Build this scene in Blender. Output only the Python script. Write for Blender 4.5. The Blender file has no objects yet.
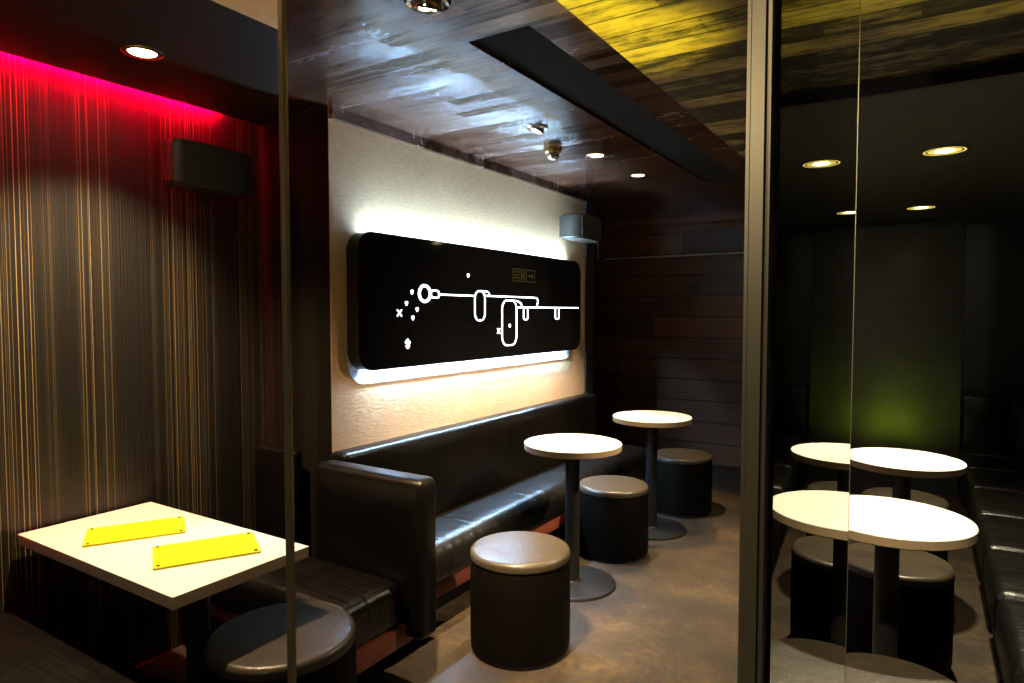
import bpy, bmesh, math, random
from mathutils import Vector, Matrix
random.seed(4)
sc = bpy.context.scene
COL = sc.collection
PI = math.pi

# ------------------------------------------------------------------ materials
def new_mat(name):
    m = bpy.data.materials.new(name); m.use_nodes = True
    nt = m.node_tree; b = nt.nodes['Principled BSDF']
    return m, nt, b
def lk(nt, a, ao, b, bi): nt.links.new(a.outputs[ao], b.inputs[bi])
def math_n(nt, op, a=None, b=None, v=None):
    n = nt.nodes.new('ShaderNodeMath'); n.operation = op
    if a is not None: nt.links.new(a, n.inputs[0])
    if b is not None: nt.links.new(b, n.inputs[1])
    if v is not None: n.inputs[1].default_value = v
    return n.outputs[0]
def pos_xyz(nt):
    g = nt.nodes.new('ShaderNodeNewGeometry'); s = nt.nodes.new('ShaderNodeSeparateXYZ')
    lk(nt, g, 'Position', s, 0); return g.outputs['Position'], s.outputs[0], s.outputs[1], s.outputs[2]
def ramp(nt, fac, stops):
    r = nt.nodes.new('ShaderNodeValToRGB'); nt.links.new(fac, r.inputs[0])
    e = r.color_ramp.elements
    while len(e) < len(stops): e.new(0.5)
    for i, (p, c) in enumerate(stops):
        e[i].position = p; e[i].color = (*c, 1) if len(c) == 3 else c
    return r.outputs[0]
def noise(nt, vec=None, scale=5, detail=4, rough=.5, dim='3D', w=None):
    n = nt.nodes.new('ShaderNodeTexNoise'); n.noise_dimensions = dim
    n.inputs['Scale'].default_value = scale; n.inputs['Detail'].default_value = detail
    n.inputs['Roughness'].default_value = rough
    if vec is not None: nt.links.new(vec, n.inputs['Vector'])
    if w is not None: nt.links.new(w, n.inputs['W'])
    return n.outputs[0]
def bump(nt, b, h, strength=.2, dist=.01):
    n = nt.nodes.new('ShaderNodeBump'); n.inputs['Strength'].default_value = strength
    n.inputs['Distance'].default_value = dist
    nt.links.new(h, n.inputs['Height']); lk(nt, n, 0, b, 'Normal')
def scaled(nt, vec, s):
    n = nt.nodes.new('ShaderNodeVectorMath'); n.operation = 'MULTIPLY'
    nt.links.new(vec, n.inputs[0]); n.inputs[1].default_value = s; return n.outputs[0]

def plain(name, col, rough=.5, metal=0., spec=.5, nz=0.):
    m, nt, b = new_mat(name)
    b.inputs['Base Color'].default_value = (*col, 1); b.inputs['Roughness'].default_value = rough
    b.inputs['Metallic'].default_value = metal; b.inputs['Specular IOR Level'].default_value = spec
    p = pos_xyz(nt)[0]
    f = noise(nt, p, 9, 5)
    c = ramp(nt, f, [(.3, tuple(x * (1 - nz) for x in col)), (.7, tuple(min(1, x * (1 + nz)) for x in col))])
    nt.links.new(c, b.inputs['Base Color'])
    return m
def emit(name, col, s):
    m, nt, b = new_mat(name)
    b.inputs['Base Color'].default_value = (*[min(1, c) * .8 for c in col], 1)
    b.inputs['Emission Color'].default_value = (*col, 1); b.inputs['Emission Strength'].default_value = s
    return m

def leather(name, col, rough=.36, wrinkle=None, wr_s=.35, spec=.5):
    m, nt, b = new_mat(name)
    p, x, y, z = pos_xyz(nt)
    f = noise(nt, p, 7, 5, .6)
    nt.links.new(ramp(nt, f, [(.3, tuple(c * .8 for c in col)), (.75, tuple(c * 1.25 for c in col))]), b.inputs['Base Color'])
    rr = nt.nodes.new('ShaderNodeMapRange'); nt.links.new(f, rr.inputs[0])
    rr.inputs[3].default_value = rough - .07; rr.inputs[4].default_value = rough + .1
    lk(nt, rr, 0, b, 'Roughness')
    v = nt.nodes.new('ShaderNodeTexVoronoi'); v.inputs['Scale'].default_value = 160
    nt.links.new(p, v.inputs['Vector'])
    g = math_n(nt, 'MULTIPLY', v.outputs[0], None, .06)
    if wrinkle:
        w = noise(nt, scaled(nt, p, wrinkle), 1, 3, .55)
        w = math_n(nt, 'POWER', w, None, 2.0)
        g = math_n(nt, 'ADD', g, w)
    else:
        g = math_n(nt, 'ADD', g, math_n(nt, 'MULTIPLY', f, None, .4))
    bump(nt, b, g, wr_s, .02)
    b.inputs['Specular IOR Level'].default_value = spec
    return m

def planks(name, c0, c1, w, rough, axis='x', gloss=.5, bstr=.25, gw=.35, lo=.25, mottle=0, spv=None):
    """boards running along axis, w wide"""
    m, nt, b = new_mat(name)
    p, x, y, z = pos_xyz(nt)
    along, across = (x, y) if axis == 'x' else ((y, x) if axis == 'y' else (x, z))
    q = math_n(nt, 'DIVIDE', across, None, w)
    fl = math_n(nt, 'FLOOR', q); fr = math_n(nt, 'FRACT', q)
    wn = nt.nodes.new('ShaderNodeTexWhiteNoise'); wn.noise_dimensions = '1D'; nt.links.new(fl, wn.inputs['W'])
    # board ends staggered along the length
    off = math_n(nt, 'ADD', math_n(nt, 'DIVIDE', along, None, 1.3), wn.outputs[0])
    fl2 = math_n(nt, 'ADD', math_n(nt, 'MULTIPLY', math_n(nt, 'FLOOR', off), None, 17.3), fl)
    wn2 = nt.nodes.new('ShaderNodeTexWhiteNoise'); wn2.noise_dimensions = '1D'; nt.links.new(fl2, wn2.inputs['W'])
    s = (2.2, 34, 34) if axis == 'x' else ((34, 2.2, 34) if axis == 'y' else (2.2, 34, 34))
    gr = noise(nt, scaled(nt, p, s), 1, 6, .62)
    mix = math_n(nt, 'ADD', math_n(nt, 'MULTIPLY', gr, None, .75), math_n(nt, 'MULTIPLY', wn2.outputs[0], None, .4))
    if mottle:
        mo = noise(nt, scaled(nt, p, (9, 22, 20)), 1, 7, .72)
        mix = math_n(nt, 'ADD', mix, math_n(nt, 'MULTIPLY', math_n(nt, 'SUBTRACT', mo, None, .5), None, mottle))
    if spv:
        sp = nt.nodes.new('ShaderNodeMapRange'); nt.links.new(mix, sp.inputs[0])
        sp.inputs[1].default_value = .40; sp.inputs[2].default_value = .68; sp.inputs[3].default_value = spv[0]; sp.inputs[4].default_value = spv[1]
    c = ramp(nt, mix, [(lo, c0), (.8, c1)])
    gap = math_n(nt, 'MULTIPLY', math_n(nt, 'GREATER_THAN', fr, None, .03), math_n(nt, 'LESS_THAN', fr, None, .97))
    mx = nt.nodes.new('ShaderNodeMix'); mx.data_type = 'RGBA'
    nt.links.new(gap, mx.inputs[0]); mx.inputs[6].default_value = (*[v * .25 for v in c0], 1); nt.links.new(c, mx.inputs[7])
    nt.links.new(mx.outputs[2], b.inputs['Base Color'])
    rr = nt.nodes.new('ShaderNodeMapRange'); nt.links.new(mix, rr.inputs[0])
    rr.inputs[3].default_value = rough - .06; rr.inputs[4].default_value = rough + .1
    lk(nt, rr, 0, b, 'Roughness')
    h = math_n(nt, 'ADD', math_n(nt, 'MULTIPLY', gr, None, gw), math_n(nt, 'MULTIPLY', gap, None, .5))
    # each board lies at a slightly different tilt
    h = math_n(nt, 'ADD', h, math_n(nt, 'MULTIPLY', math_n(nt, 'MULTIPLY', math_n(nt, 'SUBTRACT', wn2.outputs[0], None, .5), fr), None, 1.2))
    bump(nt, b, h, bstr, .012)
    b.inputs['Specular IOR Level'].default_value = gloss
    if spv:
        lk(nt, sp, 0, b, 'Specular IOR Level'); b.inputs['IOR'].default_value = 2.2
    return m

def striped(name, amt=1.):
    m, nt, b = new_mat(name)
    p, x, y, z = pos_xyz(nt)
    s = math_n(nt, 'ADD', x, y)
    n1 = noise(nt, scale=165, detail=1.5, dim='1D', w=s)
    n2 = noise(nt, scale=4.2, detail=2, dim='1D', w=math_n(nt, 'ADD', s, None, 7.7))
    n3 = noise(nt, scale=30, detail=0, dim='1D', w=math_n(nt, 'ADD', s, None, 31.))
    line = nt.nodes.new('ShaderNodeMapRange'); nt.links.new(n1, line.inputs[0])
    line.inputs[1].default_value = .53; line.inputs[2].default_value = .74
    clus = nt.nodes.new('ShaderNodeMapRange'); nt.links.new(n2, clus.inputs[0])
    clus.inputs[1].default_value = .43; clus.inputs[2].default_value = .64
    # half of the stripes are rows of small dots
    dots = math_n(nt, 'ADD', math_n(nt, 'MULTIPLY', math_n(nt, 'SINE', math_n(nt, 'MULTIPLY', z, None, 620.)), None, .5), None, .5)
    isd = math_n(nt, 'GREATER_THAN', n3, None, .52)
    dd = math_n(nt, 'SUBTRACT', None, math_n(nt, 'MULTIPLY', isd, math_n(nt, 'SUBTRACT', None, dots)))
    nd = dd.node; nd.inputs[0].default_value = 1.0
    v = math_n(nt, 'MULTIPLY', math_n(nt, 'MULTIPLY', line.outputs[0], clus.outputs[0]), dd)
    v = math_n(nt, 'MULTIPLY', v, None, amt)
    mx = nt.nodes.new('ShaderNodeMix'); mx.data_type = 'RGBA'
    nt.links.new(v, mx.inputs[0])
    mx.inputs[6].default_value = (.0055, .0042, .003, 1); mx.inputs[7].default_value = (.33, .235, .11, 1)
    nt.links.new(mx.outputs[2], b.inputs['Base Color'])
    nt.links.new(math_n(nt, 'MULTIPLY', v, None, .12), b.inputs['Metallic'])
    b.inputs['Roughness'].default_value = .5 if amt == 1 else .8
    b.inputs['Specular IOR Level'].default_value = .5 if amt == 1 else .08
    bump(nt, b, math_n(nt, 'ADD', n1, math_n(nt, 'MULTIPLY', n3, None, .6)), .35, .01)
    return m

def wallpaper(name):
    m, nt, b = new_mat(name)
    p, x, y, z = pos_xyz(nt)
    g = noise(nt, scaled(nt, p, (20, 20, 85)), 1, 6, .7)
    g2 = noise(nt, p, 3, 3)
    f = math_n(nt, 'ADD', math_n(nt, 'MULTIPLY', g, None, .7), math_n(nt, 'MULTIPLY', g2, None, .3))
    nt.links.new(ramp(nt, f, [(.25, (.44, .285, .14)), (.75, (.70, .47, .245))]), b.inputs['Base Color'])
    b.inputs['Roughness'].default_value = .75
    bump(nt, b, g, .4, .008)
    return m

def floor_mat(name):
    m, nt, b = new_mat(name)
    p, x, y, z = pos_xyz(nt)
    n1 = noise(nt, p, 2.4, 6, .6); n2 = noise(nt, p, 26, 5, .65)
    f = math_n(nt, 'ADD', math_n(nt, 'MULTIPLY', n1, None, .6), math_n(nt, 'MULTIPLY', n2, None, .4))
    c = ramp(nt, f, [(.36, (.009, .0046, .0013)), (.5, (.026, .0145, .0044)), (.64, (.070, .042, .0145))])
    def grid(a, o):
        q = math_n(nt, 'FRACT', math_n(nt, 'DIVIDE', math_n(nt, 'ADD', a, None, o), None, .62))
        return math_n(nt, 'GREATER_THAN', math_n(nt, 'ABSOLUTE', math_n(nt, 'SUBTRACT', q, None, .5)), None, .4965)
    gr = math_n(nt, 'MAXIMUM', grid(x, 10.12), grid(y, 10.3))
    mx = nt.nodes.new('ShaderNodeMix'); mx.data_type = 'RGBA'
    nt.links.new(gr, mx.inputs[0]); nt.links.new(c, mx.inputs[6]); mx.inputs[7].default_value = (.03, .023, .014, 1)
    nt.links.new(mx.outputs[2], b.inputs['Base Color'])
    rr = nt.nodes.new('ShaderNodeMapRange'); nt.links.new(n2, rr.inputs[0])
    rr.inputs[3].default_value = .6; rr.inputs[4].default_value = .85
    lk(nt, rr, 0, b, 'Roughness')
    bump(nt, b, math_n(nt, 'SUBTRACT', n2, math_n(nt, 'MULTIPLY', gr, None, .8)), .18, .008)
    return m

def smoked_glass(name):
    m = bpy.data.materials.new(name); m.use_nodes = True
    nt = m.node_tree; nt.nodes.clear()
    o = nt.nodes.new('ShaderNodeOutputMaterial')
    g = nt.nodes.new('ShaderNodeBsdfGlossy'); g.inputs['Roughness'].default_value = 0.0
    g.inputs['Color'].default_value = (.97, .98, .93, 1)
    t = nt.nodes.new('ShaderNodeBsdfTransparent'); t.inputs['Color'].default_value = (.10, .11, .09, 1)
    fr = nt.nodes.new('ShaderNodeFresnel'); fr.inputs['IOR'].default_value = 4.0
    p = pos_xyz(nt)[0]
    sm = noise(nt, p, 3, 2)
    k = math_n(nt, 'ADD', math_n(nt, 'MULTIPLY', fr.outputs[0], None, 1.15), math_n(nt, 'MULTIPLY', sm, None, .04)); k.node.use_clamp = True
    mx = nt.nodes.new('ShaderNodeMixShader')
    nt.links.new(k, mx.inputs[0]); lk(nt, t, 0, mx, 1); lk(nt, g, 0, mx, 2); lk(nt, mx, 0, o, 0)
    return m

M = dict(
    leather=leather('black_leather', (.0035, .003, .0026), .30, None, .2, .28),
    seat=leather('black_seat_leather', (.0045, .0038, .0032), .30, (2.5, 17, 3), .5, .42),
    stool=leather('stool_lit_leather', (.045, .035, .023), .33, spec=.4),  # stool top leather, paler to carry the strong light on it
    stool_shaded=leather('stool_shaded_leather', (.0032, .0024, .0014), .6, None, .2, .06),  # same stool leather darkened, the shade on the sides is in the colour
    white=plain('white_laminate', (.86, .83, .74), .42, nz=.02),
    cream=plain('cream_edge', (.27, .19, .11), .5, nz=.05),
    black_metal=plain('black_metal', (.016, .015, .014), .38, .3, nz=.1),
    base_metal=plain('brushed_base', (.028, .025, .021), .35, .5, nz=.15),
    steel=plain('bronzed_steel', (.36, .30, .20), .36, .5, nz=.08),
    glass_edge=plain('glass_edge', (.75, .66, .42), .3), rail=plain('pale_metal', (.6, .57, .48), .35, .3), chrome=plain('chrome', (.8, .78, .72), .12, 1.0, nz=.03),
    brass=plain('brass', (.72, .52, .2), .25, 1.0, nz=.06),
    table_edge=plain('pale_edge', (.55, .43, .32), .5, nz=.04), redwood=plain('red_wood', (.20, .048, .028), .45, nz=.15),
    black=plain('matt_black', (.008, .007, .006), .6, nz=.1),
    dark_ceiling=plain('dark_plaster', (.018, .010, .005), .6, spec=.12, nz=.2),
    soffit=plain('dark_soffit', (.030, .030, .020), .6, nz=.25),
    tan=plain('tan_plaster', (.74, .48, .22), .7, nz=.08),
    grey=plain('charcoal_panel', (.011, .010, .008), .8, spec=.05, nz=.1),
    speaker=plain('speaker_plastic', (.026, .022, .015), .45, nz=.05),
    black_gloss=plain('black_acrylic', (.004, .004, .005), .05, nz=.05),
    black_wall=plain('black_wall', (.006, .006, .006), .3, nz=.1),
    end_panel=plain('end_panel_lacquer', (.055, .058, .042), .4, nz=.1),
    yellow=plain('yellow_acrylic', (.93, .86, .02), .3, nz=.02),
    orange_ink=plain('orange_ink', (.80, .42, .01), .5),
    halo_tone=plain('halo_white', (.6, .62, .66), .5, nz=.01),  # pale tone that imitates LED light on the wall
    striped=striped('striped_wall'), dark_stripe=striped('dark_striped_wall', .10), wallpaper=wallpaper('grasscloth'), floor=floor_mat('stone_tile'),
    plankA=planks('dark_planks', (.016, .006, .003), (.095, .038, .019), .085, .20, 'x', .5, .25, .015, mottle=.5, spv=(.06, 1.)),
    plankB=planks('rough_planks', (.012, .009, .004), (.30, .23, .11), .115, .5, 'x', .3, .5, lo=.45, mottle=1.3),
    backwood=planks('mahogany_boards', (.035, .018, .009), (.15, .060, .024), .22, .34, 'z', .3, .08),
    glass=smoked_glass('smoked_glass'),
    lamp=emit('lamp_warm', (1, .86, .6), 30), lampy=emit('lamp_yellow', (1, .92, .5), 12), cupy=emit('lamp_reflector', (.85, .66, .14), .85),
    led=emit('led_white', (.42, .69, 1), 400), neon=emit('neon_white', (.86, .93, 1), 5),
    red=emit('led_red', (1, 0, .018), 1000), exitg=plain('exit_green', (.03, .033, .008), .5),
    yled=emit('added_lime_glow', (1, .9, .1), 3),  # glowing lens of the added uplight
)

# ------------------------------------------------------------------ geometry helpers
def wloc(o):
    v = Vector((0, 0, 0))
    while o is not None: v += o.location; o = o.parent
    return v
def obj(name, bm, m, parent=None, smooth=True, ang=.6):
    me = bpy.data.meshes.new(name)
    if parent is not None:
        bmesh.ops.translate(bm, verts=bm.verts, vec=-wloc(parent))
    bmesh.ops.recalc_face_normals(bm, faces=bm.faces)
    bm.to_mesh(me); bm.free()
    o = bpy.data.objects.new(name, me); COL.objects.link(o)
    for mm in (m if isinstance(m, (list, tuple)) else [m]): me.materials.append(M[mm])
    if smooth:
        for f in me.polygons: f.use_smooth = True
        me.set_sharp_from_angle(angle=ang)
    if parent is not None: o.parent = parent
    return o
def thing(name, label, cat, loc, group=None):
    o = bpy.data.objects.new(name, None); COL.objects.link(o)
    o.location = loc; o.empty_display_size = .1
    o['label'] = label; o['category'] = cat
    if group: o['group'] = group
    return o
def tag(o, label, cat, group=None):
    o['label'] = label; o['category'] = cat
    if group: o['group'] = group
    return o
def struct(name, bm, m, label=None, cat=None):
    o = obj(name, bm, m, None, False); o['kind'] = 'structure'
    if label: o['label'] = label
    if cat: o['category'] = cat
    return o
def add_box(bm, x0, x1, y0, y1, z0, z1, bev=0, seg=2):
    r = bmesh.ops.create_cube(bm, size=1)
    vs = r['verts']
    for v in vs:
        v.co = Vector((x0 + (v.co.x + .5) * (x1 - x0), y0 + (v.co.y + .5) * (y1 - y0), z0 + (v.co.z + .5) * (z1 - z0)))
    if bev:
        es = list({e for v in vs for e in v.link_edges})
        bmesh.ops.bevel(bm, geom=es, offset=bev, segments=seg, affect='EDGES', profile=.5)
    return bm
def box(*a, **k): return add_box(bmesh.new(), *a, **k)
def cushion(x0, x1, y0, y1, z0, z1, r=.04, puff=.012, nx=14, ny=14, nz=6, axis='z'):
    """upholstered block: rounded edges, one or both big faces gently puffed"""
    bm = bmesh.new()
    h = Vector(((x1 - x0) / 2, (y1 - y0) / 2, (z1 - z0) / 2)); c = Vector(((x0 + x1) / 2, (y0 + y1) / 2, (z0 + z1) / 2))
    cache = {}
    def samples(n, hh):
        e = r / hh
        base = [-1, -1 + e * .3, -1 + e * .65, -1 + e]
        k = max(2, n - 6); mid = [(-1 + e) + (2 - 2 * e) * i / k for i in range(1, k)]
        return base + mid + [-q for q in reversed(base)]
    S = [samples(nx, h.x), samples(ny, h.y), samples(nz, h.z)]
    def vert(p):
        key = tuple(round(t, 5) for t in p)
        if key in cache: return cache[key]
        q = Vector((p[0] * h.x, p[1] * h.y, p[2] * h.z))
        inn = Vector(tuple(max(-(h[i] - r), min(h[i] - r, q[i])) for i in range(3)))
        d = q - inn
        if d.length > 1e-9: q = inn + d.normalized() * r
        ax = 'xyz'.index(axis); o = [i for i in range(3) if i != ax]
        b = (1 - abs(p[o[0]]) ** 3) * (1 - abs(p[o[1]]) ** 3) * puff
        q[ax] += b * (1 if p[ax] > 0 else (-1 if axis != 'z' else 0)) * abs(p[ax])
        v = bm.verts.new(c + q); cache[key] = v; return v
    for ax in range(3):
        a, b = [i for i in range(3) if i != ax]
        for s in (-1, 1):
            for i in range(len(S[a]) - 1):
                for j in range(len(S[b]) - 1):
                    f = []
                    for (u, w) in ((i, j), (i + 1, j), (i + 1, j + 1), (i, j + 1)):
                        p = [0, 0, 0]; p[ax] = s; p[a] = S[a][u]; p[b] = S[b][w]; f.append(vert(p))
                    try: bm.faces.new(f)
                    except ValueError: pass
    return bm
def lathe(prof, cx=0, cy=0, n=56, bm=None):
    """prof: (r, z) from the axis round to the axis"""
    bm = bm or bmesh.new(); rings = []
    for r, z in prof:
        if r < 1e-6: rings.append([bm.verts.new((cx, cy, z))])
        else: rings.append([bm.verts.new((cx + r * math.cos(2 * PI * i / n), cy + r * math.sin(2 * PI * i / n), z)) for i in range(n)])
    for a, b in zip(rings, rings[1:]):
        for i in range(n):
            j = (i + 1) % n
            if len(a) == 1 and len(b) == 1: continue
            if len(a) == 1: bm.faces.new((a[0], b[j], b[i]))
            elif len(b) == 1: bm.faces.new((a[i], a[j], b[0]))
            else: bm.faces.new((a[i], a[j], b[j], b[i]))
    return bm
def arc(cx, cz, r, a0, a1, n=5):
    return [(cx + r * math.cos(math.radians(a0 + (a1 - a0) * i / n)), cz + r * math.sin(math.radians(a0 + (a1 - a0) * i / n))) for i in range(n + 1)]
def prism(pts, lo, hi, plane='xy'):
    bm = bmesh.new()
    def P(a, b, t): return (a, b, t) if plane == 'xy' else ((t, a, b) if plane == 'yz' else (a, t, b))
    lo_v = [bm.verts.new(P(a, b, lo)) for a, b in pts]; hi_v = [bm.verts.new(P(a, b, hi)) for a, b in pts]
    n = len(pts)
    bm.faces.new(lo_v); bm.faces.new(list(reversed(hi_v)))
    for i in range(n): bm.faces.new((lo_v[i], lo_v[(i + 1) % n], hi_v[(i + 1) % n], hi_v[i]))
    return bm
def rrect(a0, a1, b0, b1, r, n=8):
    out = []
    for (ca, cb, s) in ((a1 - r, b1 - r, 0), (a0 + r, b1 - r, 90), (a0 + r, b0 + r, 180), (a1 - r, b0 + r, 270)):
        for i in range(n + 1):
            t = math.radians(s + 90 * i / n); out.append((ca + r * math.cos(t), cb + r * math.sin(t)))
    return out
def tube(pts, rad, closed=False, n=8, bm=None):
    bm = bm or bmesh.new(); pts = [Vector(p) for p in pts]; rings = []; N = len(pts)
    for i, p in enumerate(pts):
        if closed: d = (pts[(i + 1) % N] - pts[i - 1])
        else: d = pts[min(i + 1, N - 1)] - pts[max(i - 1, 0)]
        d.normalize(); up = Vector((0, 0, 1)) if abs(d.z) < .9 else Vector((1, 0, 0))
        if abs(d.x) < 1e-6 : up = Vector((1, 0, 0))
        s = d.cross(up).normalized(); u = s.cross(d)
        rings.append([bm.verts.new(p + rad * (math.cos(2 * PI * k / n) * s + math.sin(2 * PI * k / n) * u)) for k in range(n)])
    for i in range(N if closed else N - 1):
        a, b = rings[i], rings[(i + 1) % N]
        for k in range(n): bm.faces.new((a[k], a[(k + 1) % n], b[(k + 1) % n], b[k]))
    if not closed:
        bm.faces.new(rings[0]); bm.faces.new(list(reversed(rings[-1])))
    return bm
def kids(o): return [c for c in bpy.data.objects if c.parent is o]
def copy_tree(o, parent=None):
    c = o.copy(); COL.objects.link(c)
    if parent is not None: c.parent = parent
    for ch in kids(o): copy_tree(ch, c)
    return c

# ------------------------------------------------------------------ the room
ZC, WL, ART, YB, XR = 2.57, -2.96, -2.45, 6.82, .74
struct('floor', box(-3.6, XR + .1, -2.6, YB + .1, -.06, 0), 'floor', 'brown stone tile floor with thin dark joints', 'floor')
struct('wall_left', box(WL - .1, WL, -2.6, 2.22, 0, 2.78), 'striped', 'dark wall with thin vertical gold stripes', 'wall')
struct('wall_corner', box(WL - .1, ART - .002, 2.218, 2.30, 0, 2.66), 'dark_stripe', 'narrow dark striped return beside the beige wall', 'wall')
struct('wall_art', box(ART - .1, ART, 2.221, 5.02, 0, 2.66), 'wallpaper', 'beige textured wall behind the lit black sign', 'wall')
struct('wall_pier', box(ART - .2, ART + .015, 5.02, 5.16, 0, 2.66), 'black', 'narrow black pier at the far end of the beige wall', 'wall')
struct('wall_recess', box(-3.6, -3.5, 5.16, YB, 0, 2.66), 'backwood')
struct('wall_back', box(-3.6, -1.0, YB, YB + .1, 0, 2.66), 'backwood', 'dark glossy wooden wall at the far end of the bar', 'wall')
struct('wall_back', box(-.998, XR + .1, YB, YB + .1, 0, 2.66), 'black_wall', 'plain black wall behind the right-hand corner bench', 'wall')
struct('wall_right', box(XR, XR + .1, -2.6, YB, 0, 2.66), 'black_wall', 'plain black wall above the right-hand bench', 'wall')
struct('wall_front', box(-3.06, XR + .1, -2.7, -2.6, 0, 2.78), 'black_wall')
# plank ceiling with the long dark recess cut into it
rx0, rx1, ry0, ry1 = -1.444, -1.182, 1.975, 5.0
bm = bmesh.new()
add_box(bm, -2.928, -.84, -2.6, ry0, ZC, ZC + .06); add_box(bm, -3.6, -.84, ry1, YB, ZC, ZC + .06)
add_box(bm, -2.9, rx0, ry0, 2.21, ZC, ZC + .06); add_box(bm, -3.6, rx0, 2.21, ry1, ZC, ZC + .06); add_box(bm, rx1, -.84, ry0, ry1, ZC, ZC + .06)
struct('ceiling', bm, 'plankA', 'glossy dark wooden plank ceiling over the left tables', 'ceiling')
bm = box(rx0, rx1, ry0, ry1, ZC + .016, ZC + .03)
struct('ceiling_recess', bm, 'grey', 'long charcoal panel recessed in the plank ceiling', 'ceiling panel')
struct('ceiling_right', add_box(box(-.84, XR, -2.6, 2.68, 2.40, 2.63), -.84, -.56, 2.68, YB, 2.40, 2.63), 'plankB', 'lower rough plank ceiling lit yellow', 'ceiling')
struct('ceiling_soffit', box(-.56, XR, 2.68, YB, 2.37, 2.63), 'soffit', 'plain dark low ceiling over the right-hand tables', 'ceiling')
struct('trim_1', box(-.56, XR, 2.672, 2.70, 2.35, 2.63), 'black', 'black strip between the planks and the plain ceiling', 'trim')
struct('ceiling_left', prism([(-2.932, -2.6), (-1.9, -2.6), (-1.9, 1.52), (-2.76, 2.214), (-2.932, 2.214)], 2.55, 2.568), 'dark_ceiling', 'black painted ceiling beside the striped wall', 'ceiling')
struct('ceiling_tan', prism([(-1.897, -2.6), (-1.06, -2.6), (-1.06, .855), (-1.897, 1.517)], 2.548, 2.568), 'tan', 'small tan painted ceiling panel', 'ceiling')
struct('trim_2', box(ART, ART + .028, 2.222, 5.02, 2.512, 2.569), 'plankA', 'thin wooden strip where the beige wall meets the ceiling', 'trim')
struct('trim_3', box(WL, XR, YB - .16, YB, 2.50, 2.569), 'backwood')

# end panel turned green by added spots
t = obj('wall_panel', box(-1.0, .262, 6.74, 6.80, 0, 2.368, bev=.004), 'end_panel')
tag(t, 'tall dark lacquered panel at the end of the right-hand tables, glowing green low down', 'wall panel')

# red light slot behind the ceiling edge
t = obj('light_strip', box(-2.938, -2.931, .45, 1.98, 2.569, 2.60), 'red')
tag(t, 'red light strip hidden in the ceiling slot along the striped wall', 'light strip')

# ------------------------------------------------------------------ light fittings
def downlight(name, x, y, z, R, label, group, lens='lamp', bez='brass', drop=.006, cup=None):
    t = thing(name, label, 'ceiling light', (x, y, z), group)
    obj('bezel', lathe([(R * .66, z), (R, z), (R, z - drop * .5), (R * .93, z - drop), (R * .72, z - drop), (R * .66, z - drop * .4), (R * .66, z)], x, y, 40), bez, t)
    if cup:
        obj('reflector', lathe([(0, z - drop * .6), (R * .9, z - drop * 1.05), (R * .9, z - drop * .2), (0, z - drop * .2)], x, y, 40), cup, t)
        R = R * .62; z -= .004
    obj('lens', lathe([(0, z - drop * .55), (R * .5, z - drop * .5), (R * .665, z - drop * .3), (R * .665, z), (0, z)], x, y, 40), lens, t)
    return t
def spot(x, y, z, power, col, angle=95, blend=.6, tgt=None, r=.03):
    l = bpy.data.lights.new('spot', 'SPOT'); l.energy = power; l.color = col
    l.spot_size = math.radians(angle); l.spot_blend = blend; l.shadow_soft_size = r
    o = bpy.data.objects.new('spot_light', l); COL.objects.link(o); o.location = (x, y, z)
    if tgt:
        d = Vector(tgt) - Vector((x, y, z)); o.rotation_euler = d.to_track_quat('-Z', 'Y').to_euler()
    return o
WARM = (1, .74, .42)
CL = 'round recessed ceiling lights'
downlight('downlight', -2.49, 1.36, 2.55, .072, 'small bright downlight in the black ceiling by the striped wall', CL)
downlight('downlight', -1.775, 3.796, ZC, .064, 'recessed plank-ceiling downlight, the one just beyond the brass dome sensor', CL)
downlight('downlight', -1.777, 4.499, ZC, .064, 'recessed downlight in the plank ceiling, farthest from the camera', CL)
downlight('downlight', .055, 3.84, 2.37, .10, 'large yellowish downlight in the plain dark ceiling, the nearer one', CL, 'lampy', cup='cupy')
downlight('downlight', -.055, 5.80, 2.37, .10, 'large yellowish downlight in the plain dark ceiling, the farther one', CL, 'lampy', cup='cupy')
# two tilting spotlights
def gimbal(x, y, R, label, tilt):
    t = thing('spotlight', label, 'ceiling light', (x, y, ZC), 'tilting chrome spotlights')
    obj('bezel', lathe([(R * .72, ZC), (R, ZC), (R, ZC - .004), (R * .9, ZC - .009), (R * .75, ZC - .006), (R * .72, ZC)], x, y, 40), 'chrome', t)
    c = Vector((x, y, ZC - .012)); rot = Matrix.Translation(c) @ Matrix.Rotation(tilt[0], 4, 'X') @ Matrix.Rotation(tilt[1], 4, 'Y') @ Matrix.Translation(-c)
    bm = lathe([(0, ZC), (R * .6, ZC), (R * .64, ZC - .016), (R * .6, ZC - .024), (R * .5, ZC - .024), (R * .47, ZC - .018), (0, ZC - .018)], x, y, 40)
    bm.transform(rot); obj('lamp_cup', bm, 'chrome', t)
    bm = lathe([(0, ZC - .0235), (R * .38, ZC - .0225), (R * .46, ZC - .019), (0, ZC - .019)], x, y, 32)
    bm.transform(rot); obj('lens', bm, 'lamp', t)
    for q in (-1, 1): obj('bracket', box(x - .004, x + .004, y + q * R * .62 - .006, y + q * R * .62 + .006, ZC - .014, ZC), 'chrome', t)
gimbal(-1.365, 1.655, .075, 'chrome tilting spotlight at the top edge, above the banquette corner', (.2, .3))
gimbal(-1.779, 3.059, .06, 'bright tilting spotlight on the glossy planks next to the brass sensor', (-.2, .35))
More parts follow.
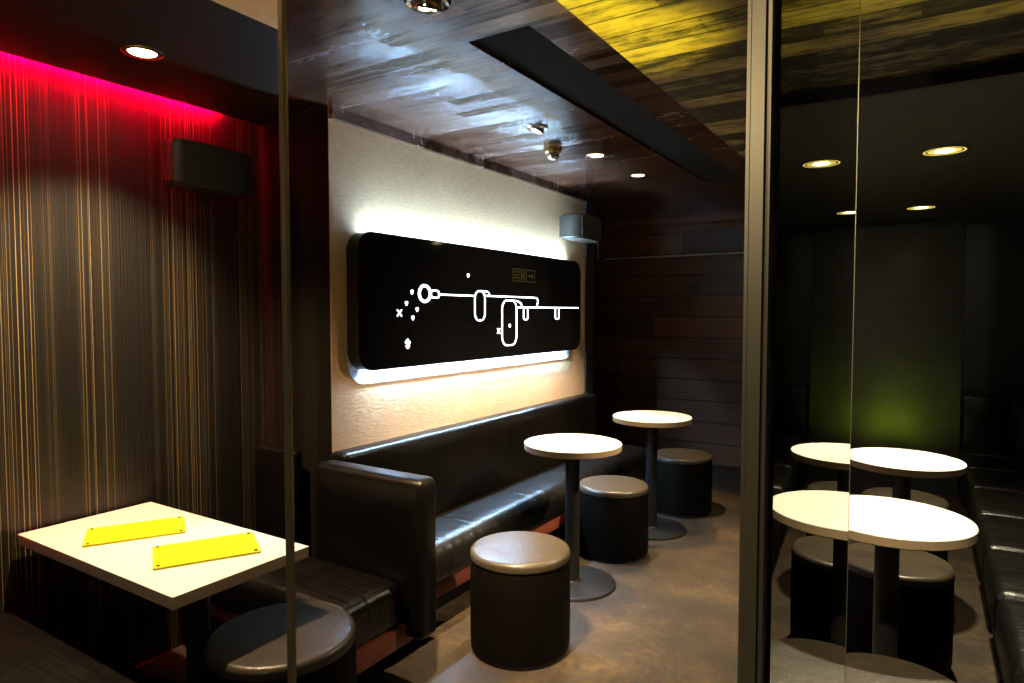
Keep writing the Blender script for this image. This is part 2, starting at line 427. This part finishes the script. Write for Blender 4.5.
# brass smoke sensor
t = thing('smoke_detector', 'brass dome sensor hanging from the plank ceiling near the beige wall', 'smoke detector', (-1.91, 3.474, ZC))
x, y = -1.91, 3.474
obj('mount', lathe([(0, ZC), (.052, ZC), (.056, ZC - .012), (.05, ZC - .035), (.045, ZC - .038), (0, ZC - .038)], x, y, 40), 'brass', t)
obj('sensor_head', lathe([(0, ZC - .036), (.036, ZC - .036), (.04, ZC - .05), (.034, ZC - .066), (.02, ZC - .074), (0, ZC - .076)], x, y, 36), 'chrome', t)

# ------------------------------------------------------------------ backlit sign
AX = -2.36
sg = thing('light_panel', 'long black rounded wall sign with glowing white line drawing and white halo', 'wall sign', (ART, 3.56, 1.25))
obj('halo_plate', prism(rrect(2.328, 4.755, 1.212, 1.98, .11), ART, ART + .005, 'yz'), 'halo_tone', sg, ang=.5)  # added plate, imitates the band of wall lit by the LEDs
obj('board', prism(rrect(2.315, 4.76, 1.288, 1.988, .10, 12), AX - .012, AX, 'yz'), 'black_gloss', sg, ang=.5)
obj('casing', prism(rrect(2.33, 4.745, 1.343, 1.933, .05, 8), ART + .012, AX - .011, 'yz'), 'black', sg, ang=.5)
for y0, sd in ((2.3152, 1), (4.7598, -1)):
    pts = []
    for cz, a0 in ((1.8878, 90), (1.3882, 180)):
        for k in range(13):
            t = math.radians(a0 + 90 * k / 12); pts.append((y0 + sd * (.10 + .0998 * math.cos(t)), cz + .0998 * math.sin(t)))
    pts += [(y0 + sd * .102, 1.2884), (y0 + sd * .102, 1.9876)]
    obj('end_cheek', prism(pts, ART + .012, AX - .0115, 'yz'), 'black_gloss', sg, ang=.5)
for zz, h in ((1.9335, .006), (1.3365, .006)):
    obj('light_strip', box(ART + .016, ART + .040, 2.425, 4.65, zz, zz + h), 'led', sg, smooth=False)
for (yy, zz) in ((2.7, 1.5), (4.45, 1.5), (2.7, 1.85), (4.45, 1.85)):
    obj('spacer', box(ART + .004, ART + .014, yy - .02, yy + .02, zz - .02, zz + .02), 'black', sg)
NX = AX + .001
def neon(pts, closed=False, r=.0044, name='neon_line'):
    obj(name, tube([(NX, a, b) for a, b in pts], r, closed, 8), 'neon', sg)
neon([(2.8195 + .047 * math.cos(t * PI / 16), 1.6875 + .044 * math.sin(t * PI / 16)) for t in range(32)], True, .0078)
neon(rrect(2.874, 2.945, 1.666, 1.706, .016, 4), True)
neon([(2.95, 1.685), (3.29, 1.685)])
neon(rrect(3.297, 3.406, 1.533, 1.716, .045, 6), True)
neon([(3.37, 1.717), (3.43, 1.716), (3.45, 1.708), (3.456, 1.69)])
neon([(3.41, 1.688), (4.03, 1.688), (4.062, 1.682), (4.075, 1.665), (4.062, 1.64), (4.06, 1.622)])
neon(rrect(3.604, 3.783, 1.364, 1.664, .06, 6), True)
neon([(3.74, 1.663), (3.80, 1.660), (3.842, 1.645), (3.854, 1.62)])
neon([(3.79, 1.618), (4.715, 1.620)])
for y0 in (3.876, 4.333):
    neon([(y0, 1.612), (y0, 1.545), (y0 + .012, 1.534), (y0 + .044, 1.534), (y0 + .056, 1.545), (y0 + .056, 1.612)])
def dot(a, b, r=.0115):
    bm = prism([(a, b - r * 1.15), (a + r * .8, b - .1 * r), (a + r * .75, b + r * .7), (a, b + r * .95), (a - r * .75, b + r * .7), (a - r * .8, b - .1 * r)], AX - .002, AX + .004, 'yz')
    obj('light_dot', bm, 'neon', sg)
for a, b in ((3.228, 1.808), (2.713, 1.694), (2.667, 1.632), (2.755, 1.600), (2.718, 1.554), (3.696, 1.495)): dot(a, b)
for a, b, s in ((2.612, 1.580, .017), (3.564, 1.462, .016)):
    bm = bmesh.new()
    tube([(NX, a - s, b - s), (NX, a + s, b + s)], .0032, bm=bm); tube([(NX, a - s, b + s), (NX, a + s, b - s)], .0032, bm=bm)
    obj('light_cross', bm, 'neon', sg)
bm = bmesh.new()
tube([(NX, 2.675, 1.434), (NX, 2.675, 1.388)], .006, bm=bm); tube([(NX, 2.658, 1.418), (NX, 2.675, 1.436), (NX, 2.692, 1.418)], .006, bm=bm); tube([(NX, 2.662, 1.402), (NX, 2.688, 1.402)], .005, bm=bm)
obj('light_arrow', bm, 'neon', sg)
# faint reflection of an exit sign, drawn as shapes on the board
bm = bmesh.new()
def ef(a0, a1, b0, b1): add_box(bm, AX - .002, AX + .0015, a0, a1, b0, b1)
for a0, a1 in ((3.735, 3.83), (3.845, 3.895), (3.91, 4.03)):
    ef(a0, a1, 1.795, 1.800); ef(a0, a1, 1.875, 1.880); ef(a0, a0 + .005, 1.80, 1.875); ef(a1 - .005, a1, 1.80, 1.875)
for zz in (1.815, 1.835, 1.855): ef(3.75, 3.815, zz, zz + .006)
ef(3.863, 3.877, 1.812, 1.852); ef(3.865, 3.875, 1.856, 1.866)
ef(3.93, 4.0, 1.834, 1.842); ef(3.985, 3.992, 1.822, 1.854); ef(3.995, 4.003, 1.828, 1.848)
obj('exit_reflection', bm, 'exitg', sg, smooth=False)

# ------------------------------------------------------------------ loudspeakers
def speaker(y0, y1, z0, z1, xw, depth, label):
    t = thing('loudspeaker', label, 'loudspeaker', (xw, (y0 + y1) / 2, z0), 'wall loudspeakers')
    w = y1 - y0
    plan = [(xw + .045, y0 + .02), (xw + depth * .55, y0), (xw + depth * .85, y0 + .015), (xw + depth * .97, y0 + .05), (xw + depth, y0 + .11), (xw + depth * .97, y0 + w * .6), (xw + depth * .9, y1 - .04), (xw + depth * .84, y1 - .012), (xw + depth * .72, y1), (xw + .045, y1 - .05)]
    bm = prism(plan, z0, z1)
    es = [e for e in bm.edges if abs(e.verts[0].co.z - e.verts[1].co.z) < 1e-5]
    bmesh.ops.bevel(bm, geom=es, offset=.014, segments=3, affect='EDGES')
    obj('cabinet', bm, 'speaker', t, ang=.9)
    # grille follows the curved front, slightly proud
    fr = plan[3:8]
    pts = [(a + .004, b) for a, b in fr] + [(a - .006, b) for a, b in reversed(fr)]
    bm = prism(pts, z0 + .016, z1 - .016); obj('grille', bm, 'speaker', t, ang=.9)
    bm = prism([(plan[6][0] + .013, y1 - .085), (plan[6][0] + .010, y1 - .045), (plan[6][0] + .002, y1 - .045), (plan[6][0] + .004, y1 - .085)], z0 + .034, z0 + .041)
    obj('badge', bm, 'chrome', t)
    obj('wall_bracket', box(xw, xw + .06, (y0 + y1) / 2 - .06, (y0 + y1) / 2 + .06, z0 + .05, z1 - .05, bev=.006), 'black_metal', t)
    return t
speaker(1.645, 2.075, 2.15, 2.352, WL, .17, 'black loudspeaker on the striped wall just under the red glow')
speaker(4.46, 4.93, 2.15, 2.335, ART, .23, 'black loudspeaker at the far end of the beige wall, its side lit blue')

# ------------------------------------------------------------------ posts and the glass screen
t = thing('metal_post', 'thin bronze metal post in front of the white rectangular table', 'post', (-1.072, .858, 0))
bm = bmesh.new(); x, y = -1.072, .858
obj('shaft', box(x - .007, x + .007, y - .007, y + .007, .012, 2.548, bev=.003), 'steel', t)
obj('foot', lathe([(0, 0), (.04, 0), (.04, .008), (.035, .012), (0, .012)], x, y, 32), 'steel', t)
PA, PB = -.069, -.0385
gy0, gy1 = .478, 1.505
def gx(y): return PA + PB * y
t = thing('glass_screen', 'smoked glass screen edge-on with bronze post, mirroring the right-hand tables', 'glass screen', (gx(1.0), 1.0, 0))
d = Vector((PB, 1)).normalized(); nn = Vector((d.y, -d.x))
def strip(y0, y1, wid, z0, z1, off=0.):
    a = Vector((gx(y0), y0)) + nn * off; b = Vector((gx(y1), y1)) + nn * off
    return prism([tuple(a + nn * wid / 2), tuple(b + nn * wid / 2), tuple(b - nn * wid / 2), tuple(a - nn * wid / 2)], z0, z1)
obj('pane', strip(gy0, gy1, .006, .03, 2.39, -.003), 'glass', t, smooth=False)
bm = strip(gy0 - .023, gy0 - .0008, .0155, 0, 2.398, -.0105)
bmesh.ops.bevel(bm, geom=list(bm.edges), offset=.0035, segments=3, affect='EDGES')
obj('post', bm, 'steel', t)
obj('edge_strip', strip(gy1, gy1 + .006, .007, .03, 2.39, -.003), 'glass_edge', t)
obj('floor_channel', strip(gy0, gy1 + .006, .024, 0, .03, -.003), 'steel', t)

# ------------------------------------------------------------------ benches
G = 'black leather benches'
# main bench along the beige wall
b = thing('bench', 'long black leather bench along the beige wall under the sign', 'bench', (-2.2, 3.7, 0))
obj('seat_cushion', cushion(-2.33, -1.957, 2.19, 5.28, .25, .455, .075, .008, 14, 60), 'seat', b)
for yy in (2.80, 3.41, 4.02, 4.63):
    obj('seam', tube([(-2.32, yy, .4575), (-2.15, yy, .4615), (-2.03, yy, .4575), (-1.985, yy, .440), (-1.9615, yy, .40), (-1.9575, yy, .35)], .004), 'leather', b)
obj('backrest', cushion(-2.448, -2.325, 2.19, 5.01, .30, .905, .03, .008, 10, 40, 14, 'x'), 'leather', b)
obj('frame', box(-2.44, -2.17, 2.19, 5.26, 0, .27), 'black', b, smooth=False)
obj('rail', box(-2.165, -2.0, 2.175, 5.24, .178, .258, bev=.004), 'redwood', b)
# booth bench that faces the rectangular table, with the tall end panel
b = thing('bench', 'short black leather booth seat with high upholstered back, past the rectangular table', 'bench', (-2.4, 1.9, 0))
obj('seat_cushion', cushion(-2.94, -1.835, 1.69, 2.05, .26, .452, .045, .014), 'seat', b)
obj('backrest', cushion(-2.40, -1.745, 2.052, 2.172, .20, .885, .035, .01, 14, 8, 14, 'y'), 'leather', b)
obj('backrest', cushion(-2.90, -2.60, 2.10, 2.168, .44, .905, .02, .006, 8, 6, 10, 'y'), 'leather', b)
obj('frame', box(-2.94, -2.06, 1.80, 2.05, 0, .26), 'black', b, smooth=False)
obj('rail', box(-2.94, -1.83, 1.765, 2.10, .178, .262, bev=.004), 'redwood', b)
# booth bench on the camera's side of the table
b = thing('bench', 'black leather booth seat at the bottom left corner, nearest the camera', 'bench', (-2.4, .8, 0))
obj('seat_cushion', cushion(-2.945, -1.87, .60, 1.065, .26, .45, .045, .012), 'seat', b)
obj('backrest', cushion(-2.945, -1.87, .47, .598, .26, .88, .035, .01, 14, 8, 12, 'y'), 'leather', b)
obj('frame', box(-2.94, -1.99, .5, 1.0, 0, .26), 'black', b, smooth=False)
# bench along the right wall
b = thing('bench', 'black leather bench along the black right-hand wall', 'bench', (.5, 4, 0))
ys = [1.3, 1.95, 2.60, 3.25, 3.90, 4.55, 5.20, 5.85, 6.40]
for y0, y1 in zip(ys, ys[1:]):
    obj('seat_cushion', cushion(.262, .612, y0 + .002, y1 - .002, .24, .445, .045, .012), 'seat', b)
obj('backrest', cushion(.605, .735, 1.3, 6.74, .26, .885, .03, .006, 8, 50, 12, 'x'), 'leather', b)
obj('frame', box(.31, .735, 1.32, 6.4, 0, .24), 'black', b, smooth=False)
b = thing('bench', 'short black leather corner bench to the right of the dark lacquered panel', 'bench', (.44, 6.6, 0))
obj('seat_cushion', cushion(.268, .60, 6.402, 6.70, .24, .445, .045, .01), 'seat', b)
obj('backrest', cushion(.268, .60, 6.70, 6.815, .26, .885, .03, .006, 8, 8, 10, 'y'), 'leather', b)
obj('frame', box(.272, .60, 6.42, 6.72, 0, .24), 'black', b, smooth=False)

# ------------------------------------------------------------------ round stools
SR = .23
def make_stool(label):
    s = thing('stool', label, 'stool', (0, 0, 0), 'round black leather stools')
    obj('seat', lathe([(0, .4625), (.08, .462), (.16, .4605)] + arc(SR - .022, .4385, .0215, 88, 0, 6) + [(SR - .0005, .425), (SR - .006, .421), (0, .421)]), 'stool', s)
    obj('body', lathe([(0, .42), (SR - .004, .42), (SR - .002, .41), (SR, .25), (SR - .001, .05), (SR - .004, .022), (0, .022)]), 'stool_shaded', s)
    bm = bmesh.new()
    obj('piping', tube([((SR - .003) * math.cos(2 * PI * k / 56), (SR - .003) * math.sin(2 * PI * k / 56), .4215) for k in range(56)], .0035, True, 6), 'stool_shaded', s)
    obj('foot', lathe([(0, .022), (SR - .014, .022), (SR - .012, 0), (0, 0)]), 'black', s)
    return s
spots = [(-1.597, 2.595, 0, 'round black leather stool in front of the nearest round table, its top in bright light'),
         (-1.72, 3.965, 20, 'round black leather stool between the two left round tables'),
         (-1.62, 5.10, 50, 'round black leather stool beyond the farther left round table'),
         (-1.838, 1.435, 80, 'round black leather stool at the end of the rectangular white table'),
         (-.058, 2.212, 10, 'round black stool at the bottom right, cropped by the frame below the round table'),
         (-.098, 3.42, 60, 'round black stool behind the column of the nearer right-hand round table'),
         (-.09, 4.62, 35, 'round black stool behind the farther right-hand round table')]
st0 = None
for (x, y, a, lab) in spots:
    if st0 is None: st0 = s = make_stool(lab)
    else: s = copy_tree(st0)
    s.location = (x, y, 0); s.rotation_euler = (0, 0, math.radians(a)); s['label'] = lab
    s.scale = {80: (1.07, 1.07, 1.07), 0: (1.03, 1.03, 1.04)}.get(a, (1, 1, 1))

# ------------------------------------------------------------------ round tables
TR, TZ = .282, .81
def make_round(label):
    s = thing('round_table', label, 'table', (0, 0, 0), 'round white pedestal tables')
    obj('tabletop', lathe([(0, TZ), (TR - .004, TZ)] + arc(TR - .004, TZ - .004, .004, 90, 0, 3) + [(TR, TZ - .003)], n=80), 'white', s)
    obj('edge_band', lathe([(0, TZ - .002), (TR - .0008, TZ - .002), (TR - .0008, TZ - .034), (TR - .005, TZ - .038), (0, TZ - .038)], n=80), 'cream', s)
    obj('flange', lathe([(0, TZ - .038), (.11, TZ - .038), (.11, TZ - .046), (.04, TZ - .052), (0, TZ - .052)]), 'black_metal', s)
    obj('column', lathe([(0, TZ - .05), (.042, TZ - .05), (.042, .02), (0, .02)]), 'black_metal', s)
    obj('base', lathe([(0, .03), (.05, .03), (.055, .022), (.235, .018), (.25, .014), (.255, .006), (.255, 0), (0, 0)], n=72), 'base_metal', s)
    return s
rt0 = None
for (x, y, lab) in [(-1.718, 3.372, 'round white pedestal table nearest the camera on the left, beside the front stool'),
                    (-1.672, 4.545, 'round white pedestal table farther back on the left, near the wooden wall'),
                    (-.107, 2.848, 'round white pedestal table on the right, the nearer and larger one'),
                    (-.091, 4.02, 'round white pedestal table on the right, the farther one before the green glow')]:
    if rt0 is None: rt0 = s = make_round(lab)
    else: s = copy_tree(rt0)
    s.scale = (1, 1, 1.025 if x < -1 else 1)
    s.location = (x, y, 0); s['label'] = lab

# ------------------------------------------------------------------ rectangular table and its yellow menus
t = thing('rectangular_table', 'white rectangular table against the striped wall with two yellow menus', 'table', (-2.4, 1.335, 0))
obj('tabletop', box(-2.935, -1.885, 1.08, 1.592, .7275, .73, bev=.0008), 'white', t)
obj('edge_band', box(-2.935, -1.886, 1.081, 1.591, .69, .7274, bev=.001), 'table_edge', t)
for xx in (-2.17, -2.68):
    c = obj('column', lathe([(0, .68), (.04, .68), (.04, .02), (0, .02)], xx, 1.335, 32), 'black_metal', t)
    obj('base', lathe([(0, .03), (.045, .03), (.05, .02), (.19, .016), (.2, .006), (.2, 0), (0, 0)], xx, 1.335, 48), 'base_metal', t)
    obj('flange', box(xx - .1, xx + .1, 1.235, 1.435, .68, .69), 'black_metal', t)
def menu(c, ang, w, l, label):
    t = thing('menu', label, 'menu', (0, 0, 0), 'yellow menus on the rectangular table')
    z = 0.0
    obj('plate', prism(rrect(-l / 2, l / 2, -w / 2, w / 2, .006, 3), .0005, .0075), 'yellow', t, ang=.5)
    for sx in (-1, 1):
        for sy in (-1, 1):
            obj('screw', lathe([(0, .0112), (.004, .011), (.0062, .009), (.0062, .0065), (0, .0065)], sx * (l / 2 - .016), sy * (w / 2 - .016), 14), 'black_metal', t)
    bm = bmesh.new()
    for k in range(4): add_box(bm, -l * .30 + .012 * (k % 2), l * (.18 + .05 * (k % 3)), -w * .22 + k * .028, -w * .22 + k * .028 + .0025, .0072, .0079)
    obj('faint_print', bm, 'orange_ink', t, smooth=False)
    t.location = (c[0], c[1], .73); t.rotation_euler = (0, 0, ang)
    return t
menu((-2.575, 1.339), math.atan2(.295, .164), .215, .337, 'yellow acrylic menu nearer the striped wall')
menu((-2.157, 1.364), math.atan2(.296, .164), .232, .338, 'yellow acrylic menu nearer the thin bronze post')

# ------------------------------------------------------------------ rail on the back wall
t = thing('wall_rail', 'thin metal rail running across the dark wooden back wall', 'rail', (-2.3, 6.76, 2.18))
obj('bar', tube([(-3.05, 6.76, 2.18), (-1.2, 6.76, 2.18)], .010), 'rail', t)
for xx in (-2.95, -2.32, -1.6):
    obj('bracket', tube([(xx, 6.76, 2.18), (xx, 6.80, 2.165), (xx, 6.822, 2.165)], .012), 'black_metal', t)
t = obj('cable', tube([(-2.43, 5.165, 2.20), (-2.42, 5.19, 2.19), (-2.42, 5.22, 2.15), (-2.43, 5.24, 2.05)], .007), 'speaker')
tag(t, 'short loose cable curling out behind the far loudspeaker', 'cable')

# added unseen uplight below the frame, it washes the low plank ceiling yellow
t = thing('added_uplight', 'unseen added uplight in a black can with a yellow lens, below the frame', 'added light', (-.62, 1.25, 0))
obj('can', lathe([(0, 0), (.07, 0), (.07, .16), (.062, .165), (.055, .15), (0, .15)], -.62, 1.25, 32), 'black_metal', t)
obj('lens', lathe([(0, .154), (.054, .154), (.054, .15), (0, .15)], -.62, 1.25, 32), 'yled', t)

# ------------------------------------------------------------------ lamps
spot(-2.49, 1.36, 2.535, 235, WARM, 100, .8, (-2.58, 1.34, 0))
spot(-1.365, 1.655, 2.53, 900, WARM, 28, .7, (-1.64, 2.56, .4))
spot(-1.779, 3.059, 2.53, 220, WARM, 66, .7, (-1.79, 3.1, 0))
spot(-1.775, 3.796, 2.555, 230, WARM, 66, .6, (-1.8, 3.7, 0))
spot(-1.777, 4.499, 2.555, 230, WARM, 66, .6, (-1.75, 4.5, 0))
spot(.055, 3.84, 2.355, 270, (1, .86, .58), 110, .6, (0, 3.4, 0))
spot(.035, 3.80, 2.352, 300, (1, .72, .38), 55, .7, (-2.45, 3.45, .98))
spot(-.055, 5.80, 2.355, 18, (1, .80, .48), 90, .6, (-.05, 5.7, 0))
spot(.0, 1.55, 2.38, 190, (1, .86, .58), 72, .6, (-.05, 2.3, 0))  # added unseen lamp to brighten the nearer right-hand table
spot(-.5, -1.8, 2.38, 30, (1, .86, .58), 120, .6, (-.4, 0, .9))  # added fill from behind the camera, brightens the posts
spot(-.62, 1.25, .17, 620, (1, .88, .03), 15, 1, (-.78, 1.50, 2.4), .05)  # added yellow beams for the low planks, no such source seen
spot(-.60, 1.25, .17, 620, (1, .88, .03), 15, 1, (-.76, 1.92, 2.4), .05)
spot(-.60, 1.27, .17, 200, (1, .93, .06), 26, 1, (.16, 1.8, 2.4), .05)  # added wider yellow beam, tints the planks farther right
spot(-.05, 5.5, .10, 11, (.6, .8, .03), 40, 1, (-.02, 6.74, .82), .03)  # added low green spots that make the glow on the end panel
spot(-.35, 5.5, .10, 11, (.6, .8, .03), 40, 1, (-.40, 6.74, .82), .03)
spot(-.95, .0, 1.95, 40, WARM, 60, 1, (-1.5, .9, 2.55), .05)  # added spot without a fitting, brightens the tan ceiling panel

w = bpy.data.worlds.new('World'); sc.world = w; w.use_nodes = True
w.node_tree.nodes['Background'].inputs[0].default_value = (.012, .011, .010, 1)
w.node_tree.nodes['Background'].inputs[1].default_value = 1

# ------------------------------------------------------------------ camera
cam = bpy.data.cameras.new('Camera'); co = bpy.data.objects.new('Camera', cam); COL.objects.link(co)
cam.sensor_width = 36; cam.lens = 654.5 / 1024 * 36; cam.clip_start = .02
co.location = (0, 0, 1.58); co.rotation_euler = (math.radians(90 - 2.5), 0, math.radians(32.34))
sc.camera = co
sc.view_settings.view_transform = 'Standard'; sc.view_settings.look = 'None'
sc.view_settings.gamma = 1; sc.view_settings.exposure = 0.3; sc.view_settings.use_curve_mapping = False
sc.cycles.use_denoising = True
sc.cycles.max_bounces = 10; sc.cycles.sample_clamp_indirect = 4
